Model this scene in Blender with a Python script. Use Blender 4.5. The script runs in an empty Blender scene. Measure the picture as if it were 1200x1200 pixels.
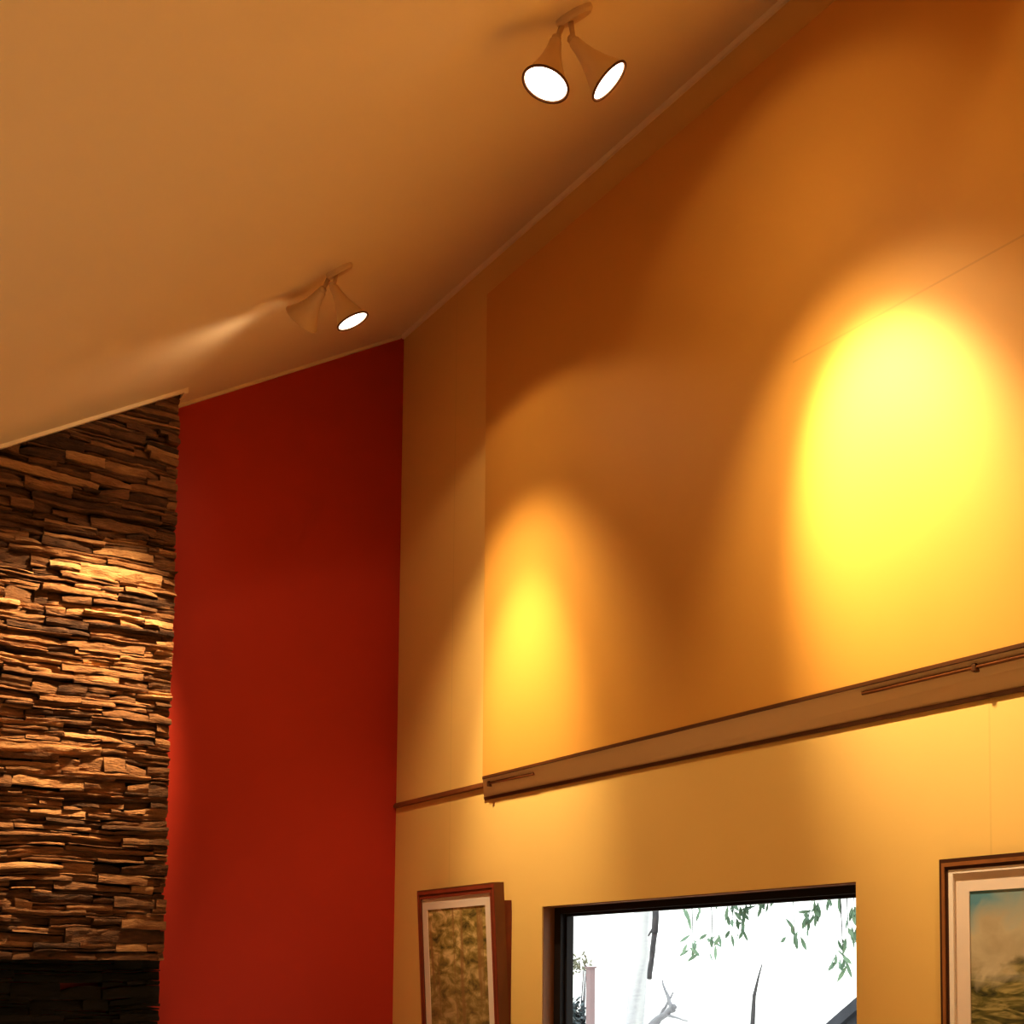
import bpy, bmesh, math, random
from mathutils import Vector, Matrix, noise

C = bpy.context.scene.collection
S = bpy.context.scene
EYE = 1.65            # eye height above the floor
WX = 3.0              # face of the yellow wall
RY = 6.536            # face of the red wall
SY = 6.33             # face of the stone
CTOP = 5.226          # ceiling height where it meets the yellow wall
SLOPE = 0.626
def ceil_z(x): return CTOP - SLOPE * (3.0 - x)

# ------------------------------------------------------------------ materials
def new_mat(name):
    m = bpy.data.materials.new(name); m.use_nodes = True
    nt = m.node_tree; b = nt.nodes['Principled BSDF']
    return m, nt, b
def N(nt, t, **kw):
    n = nt.nodes.new(t)
    for k, v in kw.items():
        if k in n.inputs: n.inputs[k].default_value = v
        else: setattr(n, k, v)
    return n
def L(nt, a, b): nt.links.new(a, b)
def mixc(nt, fac, a, b, mode='MIX'):
    n = nt.nodes.new('ShaderNodeMix'); n.data_type = 'RGBA'; n.blend_type = mode
    for idx, v in ((0, fac), (6, a), (7, b)):
        if hasattr(v, 'is_linked'): L(nt, v, n.inputs[idx])
        else: n.inputs[idx].default_value = v if idx == 0 else (*v, 1)
    return n.outputs[2]
def ramp(nt, src, stops, interp='LINEAR'):
    n = nt.nodes.new('ShaderNodeValToRGB'); n.color_ramp.interpolation = interp
    el = n.color_ramp.elements
    while len(el) < len(stops): el.new(0.5)
    for e, (p, c) in zip(el, stops):
        e.position = p; e.color = (*c, 1) if len(c) == 3 else c
    L(nt, src, n.inputs[0]); return n.outputs[0]
def mth(nt, op, a, b=None, c=None):
    n = nt.nodes.new('ShaderNodeMath'); n.operation = op
    for i, v in enumerate((a, b, c)):
        if v is None: continue
        if hasattr(v, 'is_linked'): L(nt, v, n.inputs[i])
        else: n.inputs[i].default_value = v
    return n.outputs[0]

def paint(name, col, rough=0.6, var=0.04, bump=0.02, scale=60, spec=0.3):
    m, nt, b = new_mat(name)
    tc = N(nt, 'ShaderNodeTexCoord')
    n1 = N(nt, 'ShaderNodeTexNoise', Scale=1.3, Detail=3.0); L(nt, tc.outputs['Object'], n1.inputs['Vector'])
    dark = tuple(c * (1 - var) for c in col); lite = tuple(min(1, c * (1 + var)) for c in col)
    L(nt, ramp(nt, n1.outputs['Fac'], [(0.3, dark), (0.7, lite)]), b.inputs['Base Color'])
    n2 = N(nt, 'ShaderNodeTexNoise', Scale=scale, Detail=4.0); L(nt, tc.outputs['Object'], n2.inputs['Vector'])
    bp = N(nt, 'ShaderNodeBump', Strength=bump, Distance=0.01); L(nt, n2.outputs['Fac'], bp.inputs['Height'])
    L(nt, bp.outputs['Normal'], b.inputs['Normal'])
    b.inputs['Roughness'].default_value = rough
    b.inputs['Specular IOR Level'].default_value = spec
    return m

YELLOW = (0.68, 0.39, 0.09)
def yellow_mat(name, seams, YELLOW=YELLOW):
    """Yellow paint with hairline panel joints; seams = [(axis, position)] in metres."""
    m = paint(name, YELLOW, rough=0.55, var=0.02, spec=0.25)
    nt = m.node_tree; b = nt.nodes['Principled BSDF']
    src = b.inputs['Base Color'].links[0].from_socket
    tc = N(nt, 'ShaderNodeTexCoord'); sx = N(nt, 'ShaderNodeSeparateXYZ'); L(nt, tc.outputs['Object'], sx.inputs[0])
    for ax, pos, amt in seams:
        d = mth(nt, 'ABSOLUTE', mth(nt, 'SUBTRACT', sx.outputs[ax], pos))
        f = mth(nt, 'MULTIPLY', mth(nt, 'LESS_THAN', d, 0.0035), amt)
        if ax == 2: f = mth(nt, 'MULTIPLY', f, mth(nt, 'LESS_THAN', sx.outputs[1], 3.25))
        src = mixc(nt, f, src, tuple(c * 0.45 for c in YELLOW))
    L(nt, src, b.inputs['Base Color'])
    return m

def wood(name, c1, c2, rough=0.4, stretch=(1, 1, 14)):
    m, nt, b = new_mat(name)
    tc = N(nt, 'ShaderNodeTexCoord'); mp = N(nt, 'ShaderNodeMapping'); mp.inputs['Scale'].default_value = stretch
    L(nt, tc.outputs['Object'], mp.inputs['Vector'])
    n1 = N(nt, 'ShaderNodeTexNoise', Scale=6.0, Detail=6.0, Distortion=0.6); L(nt, mp.outputs['Vector'], n1.inputs['Vector'])
    L(nt, ramp(nt, n1.outputs['Fac'], [(0.3, c1), (0.7, c2)]), b.inputs['Base Color'])
    b.inputs['Roughness'].default_value = rough
    return m

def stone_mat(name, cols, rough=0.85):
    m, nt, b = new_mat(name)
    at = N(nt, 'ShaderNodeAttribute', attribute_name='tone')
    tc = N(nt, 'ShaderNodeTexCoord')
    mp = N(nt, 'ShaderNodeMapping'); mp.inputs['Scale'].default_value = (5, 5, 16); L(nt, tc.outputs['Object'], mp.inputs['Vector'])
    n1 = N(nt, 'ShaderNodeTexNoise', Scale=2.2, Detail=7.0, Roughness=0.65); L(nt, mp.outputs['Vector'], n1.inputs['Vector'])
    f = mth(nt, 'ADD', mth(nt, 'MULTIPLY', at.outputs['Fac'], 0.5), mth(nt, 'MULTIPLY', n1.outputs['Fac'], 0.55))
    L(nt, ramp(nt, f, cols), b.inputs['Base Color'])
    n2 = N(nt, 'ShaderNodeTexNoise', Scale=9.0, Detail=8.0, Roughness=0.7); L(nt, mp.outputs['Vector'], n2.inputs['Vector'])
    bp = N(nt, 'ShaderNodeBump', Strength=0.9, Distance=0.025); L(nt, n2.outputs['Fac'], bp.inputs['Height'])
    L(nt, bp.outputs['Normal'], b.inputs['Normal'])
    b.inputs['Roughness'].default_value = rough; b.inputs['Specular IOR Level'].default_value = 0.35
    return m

def glass_mat():
    m = bpy.data.materials.new('clear_glass'); m.use_nodes = True; nt = m.node_tree
    nt.nodes.clear()
    o = N(nt, 'ShaderNodeOutputMaterial'); t = N(nt, 'ShaderNodeBsdfTransparent'); g = N(nt, 'ShaderNodeBsdfGlossy', Roughness=0.02)
    t.inputs[0].default_value = (0.96, 0.98, 0.97, 1)
    lw = N(nt, 'ShaderNodeLayerWeight', Blend=0.5); mx = N(nt, 'ShaderNodeMixShader')
    L(nt, mth(nt, 'MULTIPLY_ADD', mth(nt, 'POWER', lw.outputs['Facing'], 5.0), 0.5, 0.02), mx.inputs[0]); L(nt, t.outputs[0], mx.inputs[1]); L(nt, g.outputs[0], mx.inputs[2]); L(nt, mx.outputs[0], o.inputs[0])
    return m

def emit_mat(name, col, strength):
    m, nt, b = new_mat(name)
    b.inputs['Base Color'].default_value = (*col, 1)
    b.inputs['Emission Color'].default_value = (*col, 1); b.inputs['Emission Strength'].default_value = strength
    return m

def landscape_mat():
    """A small loose landscape: blue corner, warm cloud, olive hillside in dark bands."""
    m, nt, b = new_mat('hillside_painting')
    tc = N(nt, 'ShaderNodeTexCoord'); sx = N(nt, 'ShaderNodeSeparateXYZ'); L(nt, tc.outputs['Generated'], sx.inputs[0])
    n1 = N(nt, 'ShaderNodeTexNoise', Scale=5.0, Detail=5.0, Distortion=1.0); L(nt, tc.outputs['Generated'], n1.inputs['Vector'])
    n2 = N(nt, 'ShaderNodeTexNoise', Scale=14.0, Detail=5.0, Distortion=1.5)
    mp = N(nt, 'ShaderNodeMapping'); mp.inputs['Scale'].default_value = (1, 0.6, 2.2); L(nt, tc.outputs['Generated'], mp.inputs['Vector']); L(nt, mp.outputs['Vector'], n2.inputs['Vector'])
    # left edge of the picture is the large-Y end
    left = sx.outputs[1]; z = sx.outputs[2]
    sky = ramp(nt, n1.outputs['Fac'], [(0.3, (0.44, 0.38, 0.24)), (0.7, (0.62, 0.58, 0.42))])
    bl = mth(nt, 'ADD', mth(nt, 'MULTIPLY', mth(nt, 'SUBTRACT', z, 0.86), 6.0), mth(nt, 'MULTIPLY', mth(nt, 'SUBTRACT', n1.outputs['Fac'], 0.5), 2.5))
    bl = mth(nt, 'MULTIPLY', bl, ramp(nt, left, [(0.62, (0.25,) * 3), (0.92, (1, 1, 1))]))
    blc = N(nt, 'ShaderNodeClamp'); L(nt, bl, blc.inputs[0])
    sky = mixc(nt, blc.outputs[0], sky, (0.14, 0.33, 0.42))
    hill = ramp(nt, n2.outputs['Fac'], [(0.32, (0.045, 0.045, 0.01)), (0.5, (0.17, 0.155, 0.035)), (0.68, (0.44, 0.38, 0.16))])
    hz = mth(nt, 'ADD', z, mth(nt, 'MULTIPLY', mth(nt, 'SUBTRACT', n1.outputs['Fac'], 0.5), 0.22))
    hz = mth(nt, 'ADD', hz, mth(nt, 'MULTIPLY', left, 0.25))
    hf = ramp(nt, hz, [(0.86, (1, 1, 1)), (0.93, (0, 0, 0))])
    L(nt, mixc(nt, hf, sky, hill), b.inputs['Base Color'])
    b.inputs['Roughness'].default_value = 0.7
    return m

def forest_mat():
    m, nt, b = new_mat('woodland_painting')
    tc = N(nt, 'ShaderNodeTexCoord'); sx = N(nt, 'ShaderNodeSeparateXYZ'); L(nt, tc.outputs['Generated'], sx.inputs[0])
    n1 = N(nt, 'ShaderNodeTexNoise', Scale=10.0, Detail=7.0, Roughness=0.62, Distortion=0.5)
    mq = N(nt, 'ShaderNodeMapping'); mq.inputs['Scale'].default_value = (1, .55, 1.5); L(nt, tc.outputs['Generated'], mq.inputs['Vector']); L(nt, mq.outputs['Vector'], n1.inputs['Vector'])
    mp = N(nt, 'ShaderNodeMapping'); mp.inputs['Scale'].default_value = (1, 9, 0.7); L(nt, tc.outputs['Generated'], mp.inputs['Vector'])
    n2 = N(nt, 'ShaderNodeTexNoise', Scale=1.3, Detail=3.0, Distortion=0.4); L(nt, mp.outputs['Vector'], n2.inputs['Vector'])
    base = ramp(nt, n1.outputs['Fac'], [(0.34, (0.10, 0.08, 0.015)), (0.48, (0.40, 0.31, 0.08)), (0.64, (0.80, 0.66, 0.34))])
    trunk = ramp(nt, n2.outputs['Fac'], [(0.58, (0, 0, 0)), (0.66, (1, 1, 1))])
    c = mixc(nt, mth(nt, 'MULTIPLY', trunk, 0.75), base, (0.40, 0.22, 0.07))
    low = ramp(nt, sx.outputs[2], [(0.45, (1, 1, 1)), (0.75, (0, 0, 0))])
    c = mixc(nt, mth(nt, 'MULTIPLY', low, 0.45), c, (0.28, 0.19, 0.07))
    L(nt, c, b.inputs['Base Color']); b.inputs['Roughness'].default_value = 0.7
    return m

M = {}
M['ceiling'] = paint('cream_ceiling_paint', (0.82, 0.74, 0.58), rough=0.8, var=0.015)
M['trim'] = paint('cream_trim_paint', (0.86, 0.74, 0.56), rough=0.5, var=0.01)
M['red'] = paint('red_wall_paint', (0.52, 0.058, 0.026), rough=0.5, var=0.03, spec=0.2)
M['yellow_low'] = yellow_mat('yellow_wall_paint', [(1, 2.441, 0.12), (1, 5.90, 0.12)], (0.82, 0.60, 0.22))
M['yellow_up'] = yellow_mat('yellow_panel_paint', [(2, 2.150 + EYE, 0.22)])
M['band'] = paint('tan_band_paint', (0.88, 0.72, 0.46), rough=0.8, var=0.03, spec=0.1)
M['band_edge'] = wood('dark_wood_edge', (0.10, 0.040, 0.010), (0.16, 0.065, 0.018), stretch=(1, 0.2, 1))
M['rail'] = wood('brown_rail_wood', (0.22, 0.085, 0.022), (0.32, 0.13, 0.04), stretch=(1, 0.2, 1))
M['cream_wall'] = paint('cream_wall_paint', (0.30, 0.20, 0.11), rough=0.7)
M['floor'] = wood('brown_timber_floor', (0.46, 0.34, 0.21), (0.60, 0.46, 0.30), rough=0.45, stretch=(6, 0.6, 1))
M['stone'] = stone_mat('brown_ledgestone', [(0.25, (0.09, 0.042, 0.018)), (0.45, (0.24, 0.115, 0.045)), (0.6, (0.38, 0.19, 0.075)), (0.8, (0.62, 0.36, 0.16))])
M['dark_stone'] = stone_mat('dark_ledgestone', [(0.15, (0.012, 0.010, 0.008)), (0.85, (0.05, 0.038, 0.026))])  # much darker stone tone for the surround and the masonry core
M['fixture'] = paint('beige_fixture_enamel', (0.72, 0.58, 0.40), rough=0.4, var=0.01)
M['fixture_rim'] = paint('dark_brown_rim', (0.16, 0.07, 0.02), rough=0.5, var=0.01)
M['bulb'] = emit_mat('lit_lamp_face', (1.0, 0.93, 0.80), 4.0)
M['bulb_dim'] = emit_mat('lit_lamp_face_aimed_at_stone', (1.0, 0.75, 0.45), 2.5)
M['frame_red'] = wood('mahogany_picture_frame', (0.26, 0.055, 0.022), (0.36, 0.09, 0.035), stretch=(1, 1, 1))
M['frame_gilt'] = wood('bronze_picture_frame', (0.26, 0.11, 0.03), (0.40, 0.18, 0.06), stretch=(1, 1, 0.4))
M['frame_brown'] = wood('brown_picture_frame', (0.15, 0.055, 0.014), (0.24, 0.09, 0.025), stretch=(1, 1, .4))
M['frame_box'] = wood('dark_red_picture_backing', (0.17, 0.040, 0.014), (0.25, 0.06, 0.022), stretch=(1, 1, .4))
M['frame_dark'] = paint('dark_frame_edge', (0.09, 0.035, 0.012), rough=0.5)
M['mat_board'] = paint('cream_mat_board', (0.84, 0.74, 0.64), rough=0.8, var=0.01)
M['mat_bevel'] = paint('pale_mat_bevel', (0.92, 0.86, 0.78), rough=0.7, var=0.01)
M['hill_art'] = landscape_mat(); M['forest_art'] = forest_mat()
M['black_metal'] = paint('black_window_metal', (0.018, 0.012, 0.010), rough=0.5, var=0.05)
M['jamb_wood'] = wood('brown_window_lining', (0.26, 0.11, 0.03), (0.36, 0.16, 0.05), stretch=(1, 1, 0.3))
M['glass'] = glass_mat()
M['bark'] = stone_mat('grey_bark', [(0.2, (0.10, 0.10, 0.11)), (0.9, (0.24, 0.23, 0.24))])
M['white_bark'] = stone_mat('white_bark', [(0.2, (0.62, 0.62, 0.66)), (0.6, (0.90, 0.90, 0.91))])
M['pale_bark'] = stone_mat('pale_bark', [(0.2, (0.36, 0.35, 0.38)), (0.9, (0.55, 0.54, 0.56))])
def leaf(name, a, b_):
    m, nt, b = new_mat(name); oi = N(nt, 'ShaderNodeAttribute', attribute_name='tone')
    L(nt, ramp(nt, oi.outputs['Fac'], [(0, a), (1, b_)]), b.inputs['Base Color']); b.inputs['Roughness'].default_value = 0.6
    return m
M['leaf'] = leaf('green_leaf', (0.075, 0.135, 0.085), (0.36, 0.52, 0.40))
M['leaf_blue'] = leaf('blue_green_leaf', (0.03, 0.05, 0.055), (0.22, 0.27, 0.29))
M['leaf_olive'] = leaf('olive_leaf', (0.14, 0.14, 0.09), (0.35, 0.34, 0.24))
M['post'] = paint('pinkish_post_paint', (0.36, 0.27, 0.27), rough=0.8)
M['roof'] = paint('grey_blue_roof', (0.10, 0.105, 0.125), rough=0.8, var=0.3)
M['house_wall'] = paint('white_render', (0.80, 0.79, 0.77), rough=0.9)
M['ground'] = paint('pale_concrete_ground', (0.78, 0.76, 0.72), rough=0.9)

# ------------------------------------------------------------------ mesh helpers
def obj(name, bm, mat, parent=None, smooth=False):
    me = bpy.data.meshes.new(name); bm.normal_update(); bm.to_mesh(me); bm.free()
    me.materials.append(mat)
    if smooth:
        for p in me.polygons: p.use_smooth = True
    o = bpy.data.objects.new(name, me); C.objects.link(o)
    if parent: o.parent = parent
    return o
def struct(name, bm, mat, parent=None, smooth=False):
    o = obj(name, bm, mat, parent, smooth)
    if parent is None: o['kind'] = 'structure'
    return o
def thing(name, label, cat, loc=(0, 0, 0), group=None):
    o = bpy.data.objects.new(name, None); C.objects.link(o); o.location = loc; o.empty_display_size = 0.1
    o['label'] = label; o['category'] = cat
    if group: o['group'] = group
    return o
def under(o, r): o.parent = r; o.matrix_parent_inverse = Matrix.Translation(r.location).inverted()
def box(bm, x0, x1, y0, y1, z0, z1):
    v = [bm.verts.new((x, y, z)) for z in (z0, z1) for y in (y0, y1) for x in (x0, x1)]
    for f in ((0, 2, 3, 1), (4, 5, 7, 6), (0, 1, 5, 4), (2, 6, 7, 3), (0, 4, 6, 2), (1, 3, 7, 5)): bm.faces.new([v[i] for i in f])
    return v
def hexa(bm, b4, t4):
    """box from four bottom and four top points"""
    v = [bm.verts.new(p) for p in list(b4) + list(t4)]
    fs = [bm.faces.new([v[i] for i in f]) for f in ((3, 2, 1, 0), (4, 5, 6, 7), (0, 1, 5, 4), (1, 2, 6, 5), (2, 3, 7, 6), (3, 0, 4, 7))]
    return v
def prism(bm, poly, ax, a, b):
    """extrude a 2D polygon along axis ax from a to b (other two axes in order)"""
    def p(u, w, t):
        q = [u, w]; q.insert(ax, t); return q
    A = [bm.verts.new(p(u, w, a)) for u, w in poly]; B = [bm.verts.new(p(u, w, b)) for u, w in poly]
    n = len(poly)
    bm.faces.new(A[::-1]); bm.faces.new(B)
    for i in range(n): bm.faces.new((A[i], A[(i + 1) % n], B[(i + 1) % n], B[i]))
    bmesh.ops.recalc_face_normals(bm, faces=bm.faces[:])
def bevel(bm, w, seg=2):
    bmesh.ops.bevel(bm, geom=bm.edges[:], offset=w, segments=seg, affect='EDGES', profile=0.6)
def frame_for(d):
    d = Vector(d).normalized(); up = Vector((0, 0, 1)) if abs(d.z) < 0.95 else Vector((1, 0, 0))
    u = d.cross(up).normalized(); return d, u, d.cross(u).normalized()
def lathe(bm, org, axis, prof, seg=32, cap0=True, cap1=True):
    """revolve (distance along axis, radius) pairs"""
    d, u, w = frame_for(axis); org = Vector(org); rings = []
    for t, r in prof:
        rings.append([bm.verts.new(org + d * t + (u * math.cos(2 * math.pi * k / seg) + w * math.sin(2 * math.pi * k / seg)) * r) for k in range(seg)])
    for a, b in zip(rings, rings[1:]):
        for k in range(seg): bm.faces.new((a[k], a[(k + 1) % seg], b[(k + 1) % seg], b[k]))
    if cap0: bm.faces.new(rings[0][::-1])
    if cap1: bm.faces.new(rings[-1])
    bmesh.ops.recalc_face_normals(bm, faces=bm.faces[:])
def tube(bm, pts, rad, seg=10):
    pts = [Vector(p) for p in pts]; rings = []
    for i, p in enumerate(pts):
        d = (pts[min(i + 1, len(pts) - 1)] - pts[max(i - 1, 0)])
        d, u, w = frame_for(d); r = rad[i] if isinstance(rad, (list, tuple)) else rad
        if i:
            pu = rings[-1][1]; u = (pu - d * pu.dot(d)).normalized(); w = d.cross(u)
        rings.append(([bm.verts.new(p + (u * math.cos(2 * math.pi * k / seg) + w * math.sin(2 * math.pi * k / seg)) * r) for k in range(seg)], u))
    for (a, _), (b, _) in zip(rings, rings[1:]):
        for k in range(seg): bm.faces.new((a[k], a[(k + 1) % seg], b[(k + 1) % seg], b[k]))
    bm.faces.new(rings[0][0][::-1]); bm.faces.new(rings[-1][0])
def B(): return bmesh.new()

# ------------------------------------------------------------------ room shell
X0, Y0 = -4.0, -3.0
bm = B(); box(bm, X0 - .1, WX + .16, Y0 - .1, RY + .16, -.12, 0); struct('floor', bm, M['floor'])
fx = -0.7; fz = ceil_z(fx)
bm = B(); prism(bm, [(X0 - .1, fz), (fx, fz), (WX + .16, ceil_z(WX + .16)), (WX + .16, ceil_z(WX + .16) + .12), (fx, fz + .14), (X0 - .1, fz + .14)], 1, Y0 - .1, RY + .16)
struct('ceiling', bm, M['ceiling'])
bm = B(); box(bm, X0 - .12, X0, Y0, RY, 0, fz); struct('wall_left', bm, M['cream_wall'])
bm = B(); prism(bm, [(X0, 0), (WX, 0), (WX, CTOP), (fx, fz), (X0, fz)], 1, Y0 - .12, Y0); struct('wall_front', bm, M['cream_wall'])
bm = B(); prism(bm, [(X0, 0), (WX, 0), (WX, CTOP), (fx, fz), (X0, fz)], 1, RY, RY + .12); struct('wall_back', bm, M['red'])

# yellow wall with the window opening
WY0, WY1, WZ0, WZ1 = 3.006, 4.992, 0.85, 0.308 + EYE
bm = B()
t = WX + .15
box(bm, WX, t, Y0, WY0, 0, CTOP); box(bm, WX, t, WY1, RY, 0, CTOP)
box(bm, WX, t, WY0, WY1, 0, WZ0); box(bm, WX, t, WY0, WY1, WZ1, CTOP)
struct('wall_right', bm, M['yellow_low'])

# the upper boarded panel standing proud of the yellow wall
PX = 2.95; PZ0, PZ1, PYL = 0.9502 + EYE, 3.347 + EYE, 5.471
bm = B()
hexa(bm, [(PX, Y0, PZ0), (WX, Y0, PZ0), (WX, PYL + .075, PZ0), (PX, PYL, PZ0)], [(PX, Y0, PZ1), (WX, Y0, PZ1), (WX, PYL + .075, PZ1), (PX, PYL + .015, PZ1)])
struct('wall_right_upper_panel', bm, M['yellow_up'])
# splayed tan band under the panel, with dark edges
bz0 = lambda y: 0.853 - (5.55 - y) * 0.0075 + EYE
yA, yB = PYL, Y0
bm = B()
hexa(bm, [(WX - .002, yB, bz0(yB)), (WX, yB, bz0(yB)), (WX, yA + .071, bz0(yA)), (WX - .002, yA + .071, bz0(yA))],
         [(PX, yB, PZ0), (WX, yB, PZ0), (WX, yA + .071, PZ0), (PX, yA, PZ0)])
struct('trim_1', bm, M['band'])
bm = B()
hexa(bm, [(PX - .004, yB, PZ0 - .012), (PX + .02, yB, PZ0 - .012), (PX + .02, yA + .03, PZ0 - .012), (PX - .004, yA - .005, PZ0 - .012)],
         [(PX - .004, yB, PZ0), (PX + .02, yB, PZ0), (PX + .02, yA + .03, PZ0), (PX - .004, yA - .005, PZ0)])
struct('trim_2', bm, M['band_edge'])
bm = B()
hexa(bm, [(WX - .007, yB, bz0(yB) - .005), (WX, yB, bz0(yB) - .005), (WX, yA + .071, bz0(yA) - .005), (WX - .007, yA + .060, bz0(yA) - .005)],
         [(WX - .010, yB, bz0(yB) + .008), (WX, yB, bz0(yB) + .008), (WX, yA + .071, bz0(yA) + .008), (WX - .010, yA + .060, bz0(yA) + .008)])
struct('trim_3', bm, M['band_edge'])
# narrow picture rail from the red corner to the panel
bm = B(); z = 0.924 + EYE
prism(bm, [(WX - .016, z - .011), (WX, z - .015), (WX, z + .011), (WX - .010, z + .011), (WX - .010, z + .002), (WX - .016, z + .002)], 1, yA + .06, RY)
struct('trim_4', bm, M['rail'])

# two lengths of thin hanging rod clipped to the band
def rod(label, ya, yb, z, brk):
    r = thing('hanging_rod', label, 'rod', (PX, (ya + yb) / 2, z), 'rods on the tan band')
    bx_ = PX + (PX - WX) / (PZ0 - bz0(ya)) * (z - PZ0) - .003
    bm = B(); tube(bm, [(bx_, ya, z), (bx_, yb, z - .006)], .0065, 8); o = obj('bar', bm, M['rail'], smooth=True); under(o, r)
    for y in brk:
        bm = B(); box(bm, bx_ - .009, bx_ + .012, y - .008, y + .008, z - .016, z + .009); bevel(bm, .003); o = obj('clip', bm, M['band_edge']); under(o, r)
rod('short brown rod at the far end of the tan band, meeting the picture rail', 5.44, 5.02, .916 + EYE, (5.43,))
rod('longer brown rod with a dark clip on the tan band, over the right painting', 2.93, 1.2, .918 + EYE, (2.46, 1.3))

# ceiling edge beads
bm = B(); prism(bm, [(WX - .022, ceil_z(WX - .022)), (WX, CTOP), (WX, CTOP - .026), (WX - .012, CTOP - .026)], 1, Y0, RY); struct('trim_5', bm, M['trim'])
n = math.hypot(1, SLOPE)
def bead(x0, x1, y0, y1, h):
    bm = B(); prism(bm, [(x0, ceil_z(x0)), (x1, ceil_z(x1)), (x1, ceil_z(x1) - h), (x0, ceil_z(x0) - h)], 1, y0, y1); return bm
struct('trim_6', bead(1.76, WX - .022, RY - .018, RY, .017), M['trim'])
struct('trim_7', bead(fx, 1.757, SY - .075, SY - .055, .018), M['trim'])
struct('trim_8', bead(1.757, 1.776, SY - .075, RY - .018, .026), M['trim'])

# ------------------------------------------------------------------ stone chimney breast
random.seed(7)
def ledgestone(bm, x0, x1, z0, ztop, yface, depth, prot, hmin, hmax, lmin, lmax, edge_jit=.003):
    """irregular split-face ledgestone: courses wander, stones vary in height, length and projection"""
    tone = bm.verts.layers.float.new('tone')
    def wander(x, z): return noise.noise(Vector((x * 2.3, 3.7, z * 2.6))) * .018 + noise.noise(Vector((x * 9.0, 9.1, z * 7.0))) * .006
    def stone(xa, xb, za, zb):
        big = max(0.0, noise.noise(Vector(((xa + xb) * 1.1, 5.5, (za + zb) * 1.6))) + .35)
        p = (.45 * random.random() ** 1.6 + .55 * big * random.random()) * prot * 1.25
        tn = min(1, max(0, random.gauss(.45, .26))); sd = random.uniform(0, 100)
        nx = max(2, int((xb - xa) / .028)); nz = max(2, int((zb - za) / .014) + 1)
        tl, tr = random.uniform(0, .5) * (zb - za) * (random.random() < .3), random.uniform(0, .5) * (zb - za) * (random.random() < .3)
        tilt = random.uniform(-.012, .012); lean = random.uniform(-.008, .010)
        grid = []
        for j in range(nz + 1):
            row = []; v_ = j / nz
            for i in range(nx + 1):
                u_ = i / nx
                xx = xa + (xb - xa) * u_
                hi = zb - (tl * (1 - u_) ** 2 + tr * u_ ** 2); lo = za
                zz = lo + (hi - lo) * v_
                ed = .004 * (j in (0, nz)) + .004 * (i in (0, nx))
                wob = noise.noise(Vector((xx * 14, zz * 34, sd))) * .010 + noise.noise(Vector((xx * 38, zz * 60, sd + 7))) * .005
                rag = noise.noise(Vector((xx * 22, sd, 1.7))) * .0055 if j == nz else (noise.noise(Vector((xx * 22, sd, 8.1))) * .004 if j == 0 else 0)
                xr = noise.noise(Vector((sd, zz * 50, 3.3))) * .006 if i in (0, nx) and xb < x1 - .03 else 0
                v = bm.verts.new((xx + xr, yface - p - wob + ed + tilt * (u_ - .5) * 2 - lean * (v_ - .5) * 2, zz + wander(xx, zz) * min(1, (zz - z0) / .12) + rag)); v[tone] = tn; row.append(v)
            grid.append(row)
        for j in range(nz):
            for i in range(nx): bm.faces.new((grid[j][i], grid[j][i + 1], grid[j + 1][i + 1], grid[j + 1][i]))
        per = grid[0] + [grid[j][nx] for j in range(1, nz)] + grid[nz][::-1] + [grid[j][0] for j in range(nz - 1, 0, -1)]
        back = []
        for v in per:
            w = bm.verts.new((v.co.x, yface + depth, v.co.z)); w[tone] = tn * .5; back.append(w)
        for k in range(len(per)):
            k2 = (k + 1) % len(per); bm.faces.new((per[k2], per[k], back[k], back[k2]))
    z = z0
    while z < ztop(x1):
        H = random.uniform(hmin, hmax) * 1.45
        x = x0 - random.uniform(0, .3)
        while x < x1:
            l = random.uniform(lmin, lmax) * (1.5 if random.random() < .15 else 1)
            xa, xb = max(x, x0), min(x + l, x1)
            if x1 - xb < .06: xb = x1
            if xb >= x1: xb = x1 + random.uniform(-edge_jit, edge_jit * .5)
            x += l + .002
            if xb - xa < .02 or z > max(ztop(xa), ztop(xb)): continue
            # a block of the course is one thick stone or two to four thin slivers, each split once more along its length
            k = random.choices((1, 2, 3, 4), (.10, .34, .36, .20))[0]
            cuts = sorted(random.uniform(.15, .85) for _ in range(k - 1)); cuts = [0] + cuts + [1]
            for a, b in zip(cuts, cuts[1:]):
                if (b - a) * H < .005: continue
                za, zb = z + a * H, z + b * H - .001
                c = xa
                while c < xb - .01:
                    d = xb if random.random() < .4 else min(xb, c + random.uniform(.3, .8) * (xb - xa))
                    if xb - d < .05: d = xb
                    stone(c, d - .001, za, zb); c = d
        z += H
    bmesh.ops.recalc_face_normals(bm, faces=bm.faces[:])
    return bm
MZ = 0.070 + EYE
sx0 = -0.9
zt = lambda x: ceil_z(max(x, fx)) + .03
root = thing('chimney_breast', 'brown stacked ledgestone chimney breast reaching the sloping ceiling beside the red wall', 'chimney breast', (0.4, SY + .1, 0)); root['kind'] = 'structure'
bm = ledgestone(B(), sx0, 1.755, MZ, zt, SY, .10, .058, .020, .046, .14, .46)
o = obj('stone_facing', bm, M['stone']); under(o, root)
bm = B(); prism(bm, [(sx0, MZ), (1.745, MZ), (1.745, zt(1.745) - .04), (fx, zt(fx) - .04), (sx0, zt(fx) - .04)], 1, SY + .02, RY)
o = obj('masonry_core', bm, M['dark_stone']); under(o, root)
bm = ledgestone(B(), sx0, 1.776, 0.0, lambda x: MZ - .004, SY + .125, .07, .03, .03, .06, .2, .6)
o = obj('fireplace_surround', bm, M['dark_stone']); under(o, root); o['label'] = 'dark stone below the brown facing'

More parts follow.
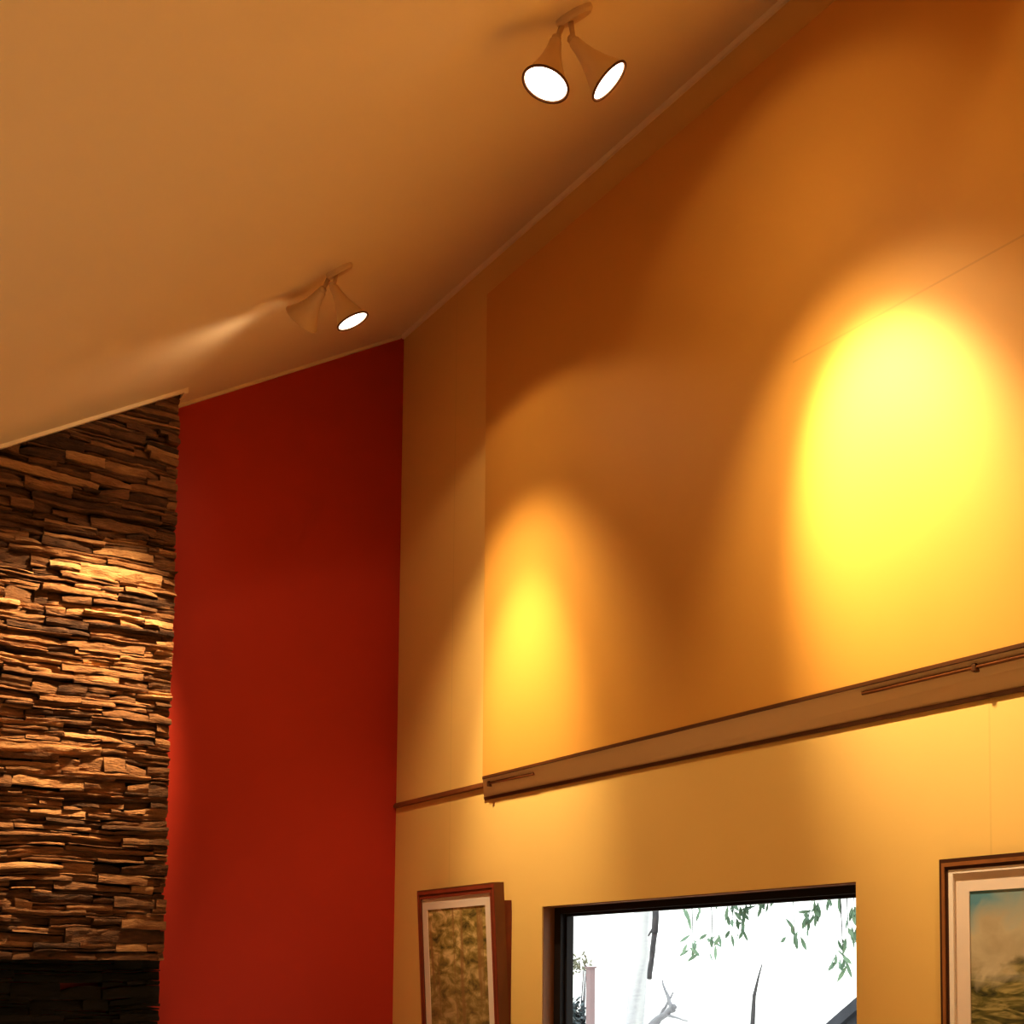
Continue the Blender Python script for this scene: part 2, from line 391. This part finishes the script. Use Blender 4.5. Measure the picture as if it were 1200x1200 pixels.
# ------------------------------------------------------------------ window
w = thing('window_1', 'wide dark framed window looking onto a bright garden', 'window', (WX, 4.0, WZ0)); w['kind'] = 'structure'
del w['category']
def ring(bm, x0, x1, y0, y1, z0, z1, t, tt=None):
    tt = tt or t
    box(bm, x0, x1, y0, y0 + t, z0, z1); box(bm, x0, x1, y1 - t, y1, z0, z1)
    box(bm, x0, x1, y0 + t, y1 - t, z0, z0 + t); box(bm, x0, x1, y0 + t, y1 - t, z1 - tt, z1)
bm = B(); ring(bm, WX + .006, WX + .062, WY0, WY1, WZ0, WZ1, .004); o = obj('window_lining', bm, M['jamb_wood']); under(o, w)
bm = B(); ring(bm, WX + .062, WX + .13, WY0 + .002, WY1 - .002, WZ0, WZ1 - .002, .055, .030); o = obj('window_frame', bm, M['black_metal']); under(o, w)
bm = B(); ring(bm, WX + .085, WX + .112, WY0 + .057, WY1 - .057, WZ0 + .055, WZ1 - .032, .016, .012); o = obj('sash', bm, M['black_metal']); under(o, w)
bm = B(); box(bm, WX + .096, WX + .101, WY0 + .072, WY1 - .072, WZ0 + .07, WZ1 - .043); o = obj('glass_pane', bm, M['glass']); under(o, w)
bm = B(); box(bm, WX - .05, WX + .06, WY0 - .03, WY1 + .03, WZ0 - .03, WZ0); bevel(bm, .006); o = obj('window_sill', bm, M['jamb_wood']); under(o, w)

# ------------------------------------------------------------------ twin spotlights on the ceiling
def head(root, apex, axis, face_mat, label=None, k=.93):
    """trumpet lamp head: narrow neck opening to a wide mouth"""
    a = Vector(apex); d = Vector(axis).normalized(); sc = lambda pr: [(t * k, r * k) for t, r in pr]
    bm = B()
    lathe(bm, a, d, sc([(-.012, .012), (0, .020), (.03, .024), (.065, .033), (.10, .046), (.13, .060), (.155, .073), (.163, .0765), (.163, .072), (.148, .062)]), 40, True, False)
    h = obj('lamp_head', bm, M['fixture'], smooth=True); under(h, root)
    if label: h['label'] = label
    bm = B(); lathe(bm, a, d, sc([(.159, .0755), (.161, .0785), (.1655, .0785), (.1665, .076), (.1655, .0715), (.161, .071), (.159, .0755)]), 40, False, False)
    r = obj('rim', bm, M['fixture'] if label else M['fixture_rim'], smooth=True); r.parent = h
    bm = B(); lathe(bm, a, d, sc([(.150, .058), (.158, .0700), (.161, .0695), (.164, .058), (.166, .035), (.167, .012)]), 40, True, True)
    f = obj('lamp_face', bm, face_mat, smooth=True); f.parent = h
    return a + d * .18, d
def fixture(base, barlen, heads, label):
    bx, by = base; bz = ceil_z(bx)
    root = thing('twin_spotlight', label, 'spotlight', (bx, by, bz), 'twin ceiling spotlights')
    # oval plate lying flat on the sloping ceiling
    nrm = Vector((SLOPE, 0, -1)).normalized(); tx = Vector((.59, -.80, .59 * SLOPE)).normalized(); ty = nrm.cross(tx)
    bm = B(); R = []
    for tt, s in ((-.004, 1), (.012, 1), (.020, .85)):
        R.append([bm.verts.new(Vector((bx, by, bz)) + nrm * tt + tx * math.cos(k * math.pi / 20) * barlen * s + ty * math.sin(k * math.pi / 20) * .032 * s) for k in range(40)])
    for p, q in zip(R, R[1:]):
        for k in range(40): bm.faces.new((p[k], p[(k + 1) % 40], q[(k + 1) % 40], q[k]))
    bm.faces.new(R[0][::-1]); bm.faces.new(R[-1]); bmesh.ops.recalc_face_normals(bm, faces=bm.faces[:])
    o = obj('ceiling_plate', bm, M['fixture']); under(o, root)
    out = []
    for hd in heads:
        apex, axis, fm, lab = hd
        ap = Vector(apex); d = Vector(axis).normalized()
        start = Vector((bx, by, bz)) + nrm * .015 + tx * (ap - Vector((bx, by, bz))).dot(tx) * .6
        bm = B(); mid = (start + ap) / 2 + Vector((0, 0, -.004)); tube(bm, [start, mid, ap - d * .004], [.009, .008, .009], 10)
        lathe(bm, ap - d * .016, d, [(-.006, .008), (0, .015), (.012, .015)], 14)
        s = obj('stem', bm, M['fixture'], smooth=True); under(s, root)
        out.append(head(root, ap, d, fm, lab))
    return out
f1 = fixture((2.017, 3.221), .062, [((1.966, 3.240, 2.853 + EYE), (-.21, .02, -.977), M['bulb'], None),
                                   ((2.017, 3.214, 2.862 + EYE), (.657, -.293, -.695), M['bulb'], None)],
             'twin beige ceiling spotlight nearer the camera, both lamp faces glowing white')
f2 = fixture((2.035, 5.085), .062, [((1.985, 5.14, 2.88 + EYE), (-.24, .80, -.55), M['bulb_dim'], 'lamp head turned away toward the stone'),
                                   ((2.012, 5.075, 2.88 + EYE), (.51, -.12, -.85), M['bulb'], None)],
             'twin beige ceiling spotlight near the red wall, only one lamp face seen')

# ------------------------------------------------------------------ lights
WARM = (1.0, 0.80, 0.52)
def spot(name, loc, target, watts, size, blend, col=WARM, rad=.05):
    l = bpy.data.lights.new(name, 'SPOT'); l.energy = watts; l.color = col; l.spot_size = math.radians(size); l.spot_blend = blend; l.shadow_soft_size = rad
    o = bpy.data.objects.new(name, l); C.objects.link(o); o.location = loc
    o.rotation_euler = (Vector(target) - Vector(loc)).to_track_quat('-Z', 'Y').to_euler(); return o
P2 = (PX, 2.76, 1.50 + EYE); P1 = (PX, 5.09, .92 + EYE)
(a1, d1), (b1, e1) = f1; (a2, d2), (b2, e2) = f2
spot('beam', b1, P2, 500, 46, 1.0); spot('halo', b1, (PX, 2.72, 1.0 + EYE), 120, 84, 1.0); spot('spill', b1, Vector(b1) + Vector((.91, .07, -.41)), 10.5, 116, .3)
spot('beam', b2, P1, 280, 42, 1.0); spot('halo', b2, (PX, 5.15, .38 + EYE), 205, 84, 1.0); spot('spill', b2, Vector(b2) + Vector((.38, -.01, -.93)), 13, 140, .22)
spot('beam', a1, Vector(a1) + d1, 200, 70, 1.0)
spot('beam', a2, (1.18, SY, 1.10 + EYE), 900, 43, .85); spot('spill', a2, Vector(a2) + Vector((-.5, .6, -.47)), 14, 95, 1.0, rad=.08)
# unseen spots added as room fill, set out like the fixtures in view
for y in (1.3, -0.6):
    spot('beam', (2.1, y, 2.75 + EYE), (PX, y - .3, 1.5 + EYE), 420, 44, 1.0)
    spot('halo', (2.1, y, 2.75 + EYE), (PX, y - .2, .9 + EYE), 170, 90, 1.0)
    spot('spill', (2.1, y, 2.75 + EYE), (PX, y, 2.4 + EYE), 17, 116, .22)
    spot('beam', (1.9, y, 2.72 + EYE), (0.8, y - .5, 0), 200, 80, 1.0)
for x in (-1.5, 0.4):  # added spots without fixtures; their bounce off the floor fills the ceiling
    for y in (5.1, 2.6, 0.0):
        spot('floor_bounce_fill', (x, y, 2.85), (x, y, 0), 190, 80, .8, (1.0, .88, .66), .08)

# ------------------------------------------------------------------ framed paintings
def panel_frame(bm, x0, x1, y0, y1, z0, z1, t):
    """four mitred rails between depth x0 (front) and x1 (back)"""
    o_ = [(y0, z0), (y1, z0), (y1, z1), (y0, z1)]; i_ = [(y0 + t, z0 + t), (y1 - t, z0 + t), (y1 - t, z1 - t), (y0 + t, z1 - t)]
    for k in range(4):
        k2 = (k + 1) % 4
        q = [o_[k], o_[k2], i_[k2], i_[k]]
        hexa(bm, [(x1, *p) for p in q], [(x0, *p) for p in q])
    bmesh.ops.recalc_face_normals(bm, faces=bm.faces[:])
# larger landscape, right of the window: local x=0 is the wall, -x into the room
def picture(name, label, ytop, width, height, tilt, build, wallx):
    r = thing(name, label, 'painting', (wallx, ytop[0], ytop[1]))
    r.rotation_euler = (0, tilt, 0)
    build(r, width, height); return r
def build_right(r, W_, H_):
    bm = B(); panel_frame(bm, -.030, -.002, -W_, 0, -H_, 0, .034); o = obj('frame', bm, M['frame_dark'], r)
    bm = B(); panel_frame(bm, -.035, -.006, -W_ + .012, -.012, -H_ + .012, -.012, .012); obj('moulding', bm, M['frame_gilt'], o)
    bm = B(); panel_frame(bm, -.029, -.004, -W_ + .034, -.034, -H_ + .028, -.028, .018); obj('inner_slip', bm, M['mat_bevel'], r)
    bm = B(); panel_frame(bm, -.021, -.004, -W_ + .050, -.050, -H_ + .044, -.044, .058); obj('mat', bm, M['mat_board'], r)
    bm = B(); box(bm, -.018, -.004, -W_ + .106, -.106, -H_ + .100, -.100); obj('canvas', bm, M['hill_art'], r)
picture('framed_painting', 'framed landscape of cloud and olive hillside hung right of the window', (2.617, .352 + EYE), 1.15, .95, 0.0, build_right, WX)
def build_left(r, W_, H_):
    bm = B(); panel_frame(bm, -.095, -.045, -W_, 0, -H_, 0, .046); o = obj('frame', bm, M['frame_brown'], r)
    bm = B(); panel_frame(bm, -.098, -.090, -W_ + .004, -.004, -H_ + .008, -.008, .016); obj('moulding', bm, M['frame_red'], o)
    bm = B(); panel_frame(bm, -.097, -.085, -W_ + .030, -.030, -H_ + .034, -.034, .012); obj('moulding', bm, M['frame_red'], o)
    bm = B(); panel_frame(bm, -.092, -.05, -W_ + .044, -.044, -H_ + .046, -.046, .056); obj('mat', bm, M['mat_board'], r)
    bm = B(); box(bm, -.089, -.05, -W_ + .098, -.098, -H_ + .100, -.100); obj('canvas', bm, M['forest_art'], r)
    bm = B(); box(bm, -.045, -.006, -W_ + .004, -.06, -H_ + .08, -.085); obj('stretcher_box', bm, M['frame_box'], r)
picture('framed_painting', 'narrow looking framed woodland painting hung between the red wall and the window', (6.06, .435 + EYE), .80, 1.05, math.radians(-3.2), build_left, WX - .002)

# ------------------------------------------------------------------ outside the window
bm = B(); box(bm, WX + .4, 60, -10, 70, -.6, -.5); g = struct('ground', bm, M['ground'])
random.seed(11)
def leaf_blade(bm, tone, p, d, ln, wd, tn):
    d, u, w = frame_for(d); a = random.uniform(0, 6.28); s = u * math.cos(a) + w * math.sin(a); nn = d.cross(s)
    pts = []
    for t_, k in ((0, .05), (.3, .8), (.6, 1), (.85, .5), (1, .02)):
        c = Vector(p) + d * ln * t_ - nn * .12 * ln * t_ * t_
        pts.append((c - s * wd * k * .5, c + s * wd * k * .5))
    vs = [[bm.verts.new(q) for q in pr] for pr in pts]
    for a_, b_ in zip(vs, vs[1:]):
        f = bm.faces.new((a_[0], a_[1], b_[1], b_[0]))
    for pr in vs:
        for v in pr: v[tone] = tn
def Z(p): return Vector((p[0], p[1], p[2] + EYE))
# weeping eucalypt: trunk and limbs rise outside the opening, drooping sprays hang into it
tree = thing('weeping_tree', 'tree outside the window with drooping sprays of long green leaves', 'tree', (8.6, 5.9, -.5))
bm = B(); tone = bm.verts.layers.float.new('tone')
tube(bm, [(8.6, 5.9, -.52), (8.55, 5.85, 1.2), (8.3, 6.1, 2.6), (7.9, 6.5, 3.7), (7.5, 7.2, 4.4)], [.17, .14, .12, .09, .06])
for v in bm.verts: v[tone] = random.random()
o = obj('trunk', bm, M['bark'], smooth=True); under(o, tree)
sprays = [((7, 9.09, .60), 5, .16, .75), ((7, 9.06, .24), 6, .11, .6), ((7, 8.78, .24), 6, .12, .55), ((7, 8.50, .40), 6, .10, .25), ((7, 8.33, .58), 8, .12, .12), ((7, 8.15, .60), 7, .12, .10),
          ((7, 8.45, .52), 5, .12, .3), ((7, 7.72, .36), 6, .13, .35), ((7, 7.50, .46), 8, .13, .28), ((7, 7.36, .62), 7, .12, .3), ((7, 7.10, .30), 7, .14, .35), ((7, 7.16, .12), 6, .13, .5), ((7, 7.03, .45), 5, .12, .4),
          ((7, 7.9, .72), 8, .14, .2), ((7, 8.7, .75), 8, .14, .4), ((7, 7.2, .8), 8, .14, .4)]
br = B(); bt = br.verts.layers.float.new('tone'); lf = B(); lt = lf.verts.layers.float.new('tone')
for p, nl, ln, tn in sprays:
    p = Z(p); p.x += random.uniform(-.5, .5) * 0
    top = Vector((7.5, 7.4 + (p.y - 7.8) * .5, 4.35)) ; mid = Vector((p.x, p.y + .05, p.z + .9))
    tube(br, [top, mid, p + Vector((0, .01, .25)), p], [.02, .008, .0035, .002], 6)
    for k in range(int(nl * 1.9)):
        q = p + Vector((random.uniform(-.05, .05), random.uniform(-.11, .11), random.uniform(-.05, .14)))
        dv = Vector((random.uniform(-.3, .3), random.uniform(-.9, .9), random.uniform(-1.2, -.1)))
        leaf_blade(lf, lt, q, dv, ln * random.uniform(.7, 1.3), .034, max(0, min(1, tn + random.uniform(-.15, .15))))
o = obj('branch', br, M['bark'], smooth=True); under(o, tree)
o = obj('foliage', lf, M['leaf']); under(o, tree)
# bare pale tree with a hanging dark limb
tree = thing('bare_tree', 'low bare grey tree with short crooked twigs at the lower edge of the window view', 'tree', (12.27, 17.2, -.5))
bm = B(); tone = bm.verts.layers.float.new('tone')
def limb(bm, a, b, r0, r1, n=7, wob=.03, seg=8):
    a, b = Vector(a), Vector(b); pts, rad = [], []; sd = random.uniform(0, 99)
    for k in range(n):
        t_ = k / (n - 1); p = a.lerp(b, t_); e = min(1, 4 * t_ * (1 - t_) + .15)
        p += Vector((noise.noise(Vector((sd, t_ * 3, 1))), noise.noise(Vector((sd, t_ * 3, 5))), noise.noise(Vector((sd, t_ * 3, 9))))) * wob * e
        pts.append(p); rad.append((r0 + (r1 - r0) * t_) * (1 + .25 * noise.noise(Vector((sd, t_ * 9, 3)))))
    tube(bm, pts, rad, seg)
K = 12 / 9
def ZK(p): return Vector((p[0] * K, p[1] * K, p[2] * K + EYE))
limb(bm, ZK((9.2, 12.9, -1.62)), ZK((9.0, 12.45, -.60)), .125, .085)
limb(bm, ZK((9.0, 12.45, -.60)), ZK((9.0, 12.0, -.36)), .075, .045)
limb(bm, ZK((9.0, 12.02, -.42)), ZK((9.0, 12.24, -.06)), .040, .014)
limb(bm, ZK((9.0, 12.30, -.52)), ZK((9.1, 12.16, -.20)), .034, .012)
limb(bm, ZK((9.0, 12.2, -.46)), ZK((9.0, 11.75, -.52)), .026, .008)
for v in bm.verts: v[tone] = random.random()
o = obj('trunk', bm, M['pale_bark'], smooth=True); under(o, tree)
tree2 = thing('leaning_tree', 'tall tree outside with a pale trunk seen behind a dark hanging limb', 'tree', (10.5, 15.0, -.5))
bm = B(); tone = bm.verts.layers.float.new('tone')
random.seed(5)
limb(bm, Z((8.0, 10.98, 1.6)), Z((8.0, 11.02, .45)), .044, .032, 8, .03)
limb(bm, Z((8.0, 11.02, .45)), Z((8.0, 11.11, -.04)), .031, .026, 8, .02)
limb(bm, Z((8.0, 11.01, .55)), Z((8.0, 11.13, .42)), .014, .008, 4, .02)
for v in bm.verts: v[tone] = random.random() * .7
o = obj('hanging_limb', bm, M['bark'], smooth=True); under(o, tree2); o['label'] = 'dark broken limb hanging down'
bm = B(); tone = bm.verts.layers.float.new('tone')
tube(bm, [Z((8.0, 10.98, 1.55)), Z((8.15, 11.3, 2.2)), Z((10.5, 14.68, 3.0))], [.05, .09, .13], 8)
for v in bm.verts: v[tone] = random.random() * .7
o = obj('branch', bm, M['bark'], smooth=True); under(o, tree2)
bm = B(); tone = bm.verts.layers.float.new('tone')
limb(bm, Z((10.5, 15.0, -2.15)), Z((10.5, 14.66, 3.4)), .15, .10, 10, .08, 10)
for v in bm.verts: v[tone] = random.random()
o = obj('trunk', bm, M['white_bark'], smooth=True); under(o, tree2); o['label'] = 'pale trunk'
# thin sapling right of centre
t3 = thing('sapling', 'thin dark sapling standing alone in the right half of the window view', 'tree', (9.0, 10.62, -.5))
bm = B(); tone = bm.verts.layers.float.new('tone')
tube(bm, [Z((9.0, 10.62, -2.15)), Z((9.0, 10.6, -.55)), Z((9.0, 10.57, -.22)), Z((9.0, 10.5, -.02)), Z((9.0, 10.44, .12))], [.03, .026, .02, .011, .005], 7)
for v in bm.verts: v[tone] = random.random()
o = obj('trunk', bm, M['bark'], smooth=True); under(o, t3)
# shrub and post at the far left of the view
def shrub(name, label, c, rx, rz, nl, ln, wd, mat, base_z):
    r = thing(name, label, 'shrub', (c[0], c[1], base_z))
    bm = B(); tone = bm.verts.layers.float.new('tone')
    for k in range(nl):
        a, bq = random.uniform(0, 6.283), random.uniform(-1, 1); rr = random.random() ** .4
        q = Vector(c) + Vector((math.cos(a) * math.sqrt(1 - bq * bq) * rx * rr, math.sin(a) * math.sqrt(1 - bq * bq) * rx * rr, bq * rz * rr))
        leaf_blade(bm, tone, q, (random.uniform(-1, 1), random.uniform(-1, 1), random.uniform(-.5, 1)), ln * random.uniform(.6, 1.3), wd, random.random())
    o = obj('foliage', bm, mat); under(o, r)
    bm = B(); tone = bm.verts.layers.float.new('tone')
    for k in range(4): tube(bm, [(c[0] + random.uniform(-.08, .08), c[1] + random.uniform(-.08, .08), base_z), (c[0] + random.uniform(-.2, .2), c[1] + random.uniform(-.2, .2), c[2])], [.02, .008], 6)
    o = obj('stem', bm, M['bark'], smooth=True); under(o, r)
    return r
shrub('garden_shrub', 'blue green shrub at the far left of the window view', (12.0, 18.85, -.85 + EYE), .20, .45, 700, .10, .045, M['leaf_blue'], -.5)
shrub('garden_shrub', 'pale olive foliage above the shrub at the left of the window view', (14.0, 21.85, .20 + EYE), .28, .20, 120, .10, .04, M['leaf_olive'], -.5)
bm = B(); box(bm, 11.95, 12.05, 18.31, 18.43, -.5, .12 + EYE); box(bm, 11.93, 12.07, 18.29, 18.45, .12 + EYE, .15 + EYE)
o = obj('garden_post', bm, M['post']); o['label'] = 'pinkish garden post beside the blue green shrub outside'; o['category'] = 'post'
# neighbour's grey gable at the lower right of the view
h = thing('neighbouring_house', 'grey roofed neighbouring house at the lower right of the window view', 'house', (10.6, 8.0, -.5))
bm = B(); prism(bm, [(10.92, -.80 + EYE), (8.9, .47 + EYE), (8.8, .40 + EYE), (10.85, -.90 + EYE)], 0, 10.0, 13.0); o = obj('roof', bm, M['roof']); under(o, h)
bm = B(); prism(bm, [(10.7, -.5), (10.7, -.76 + EYE), (8.75, .44 + EYE), (7.0, .45 + EYE), (7.0, -.5)], 0, 10.08, 12.9); o = obj('wall', bm, M['roof']); under(o, h)

# ------------------------------------------------------------------ sky
wd = bpy.data.worlds.new('overcast_sky'); S.world = wd; wd.use_nodes = True; nt = wd.node_tree
bg = nt.nodes['Background']; bg.inputs[1].default_value = 2.2
tc = N(nt, 'ShaderNodeTexCoord'); sx = N(nt, 'ShaderNodeSeparateXYZ'); L(nt, tc.outputs['Generated'], sx.inputs[0])
L(nt, ramp(nt, sx.outputs[2], [(0.0, (1.0, 1.0, 0.99)), (0.6, (0.92, 0.97, 1.0))]), bg.inputs[0])

# ------------------------------------------------------------------ camera
cam = bpy.data.cameras.new('camera'); co = bpy.data.objects.new('camera', cam); C.objects.link(co); S.camera = co
cam.sensor_fit = 'HORIZONTAL'; cam.sensor_width = 36; cam.lens = 36 * 1505 / 1200
cam.shift_x = (600 - 847) / 1200; cam.shift_y = (1044 - 600) / 1200
cam.clip_start = .05; cam.clip_end = 200
co.location = (0, 0, EYE); co.rotation_euler = (math.radians(90 + 3.7635), 0, math.radians(-39.0147))

S.view_settings.view_transform = 'Standard'; S.view_settings.look = 'None'; S.view_settings.exposure = 0; S.view_settings.gamma = 0.8
S.cycles.use_denoising = True
S.cycles.max_bounces = 10; S.cycles.diffuse_bounces = 8; S.cycles.transparent_max_bounces = 8
S.cycles.sample_clamp_indirect = 6.0; S.cycles.caustics_reflective = False; S.cycles.caustics_refractive = False
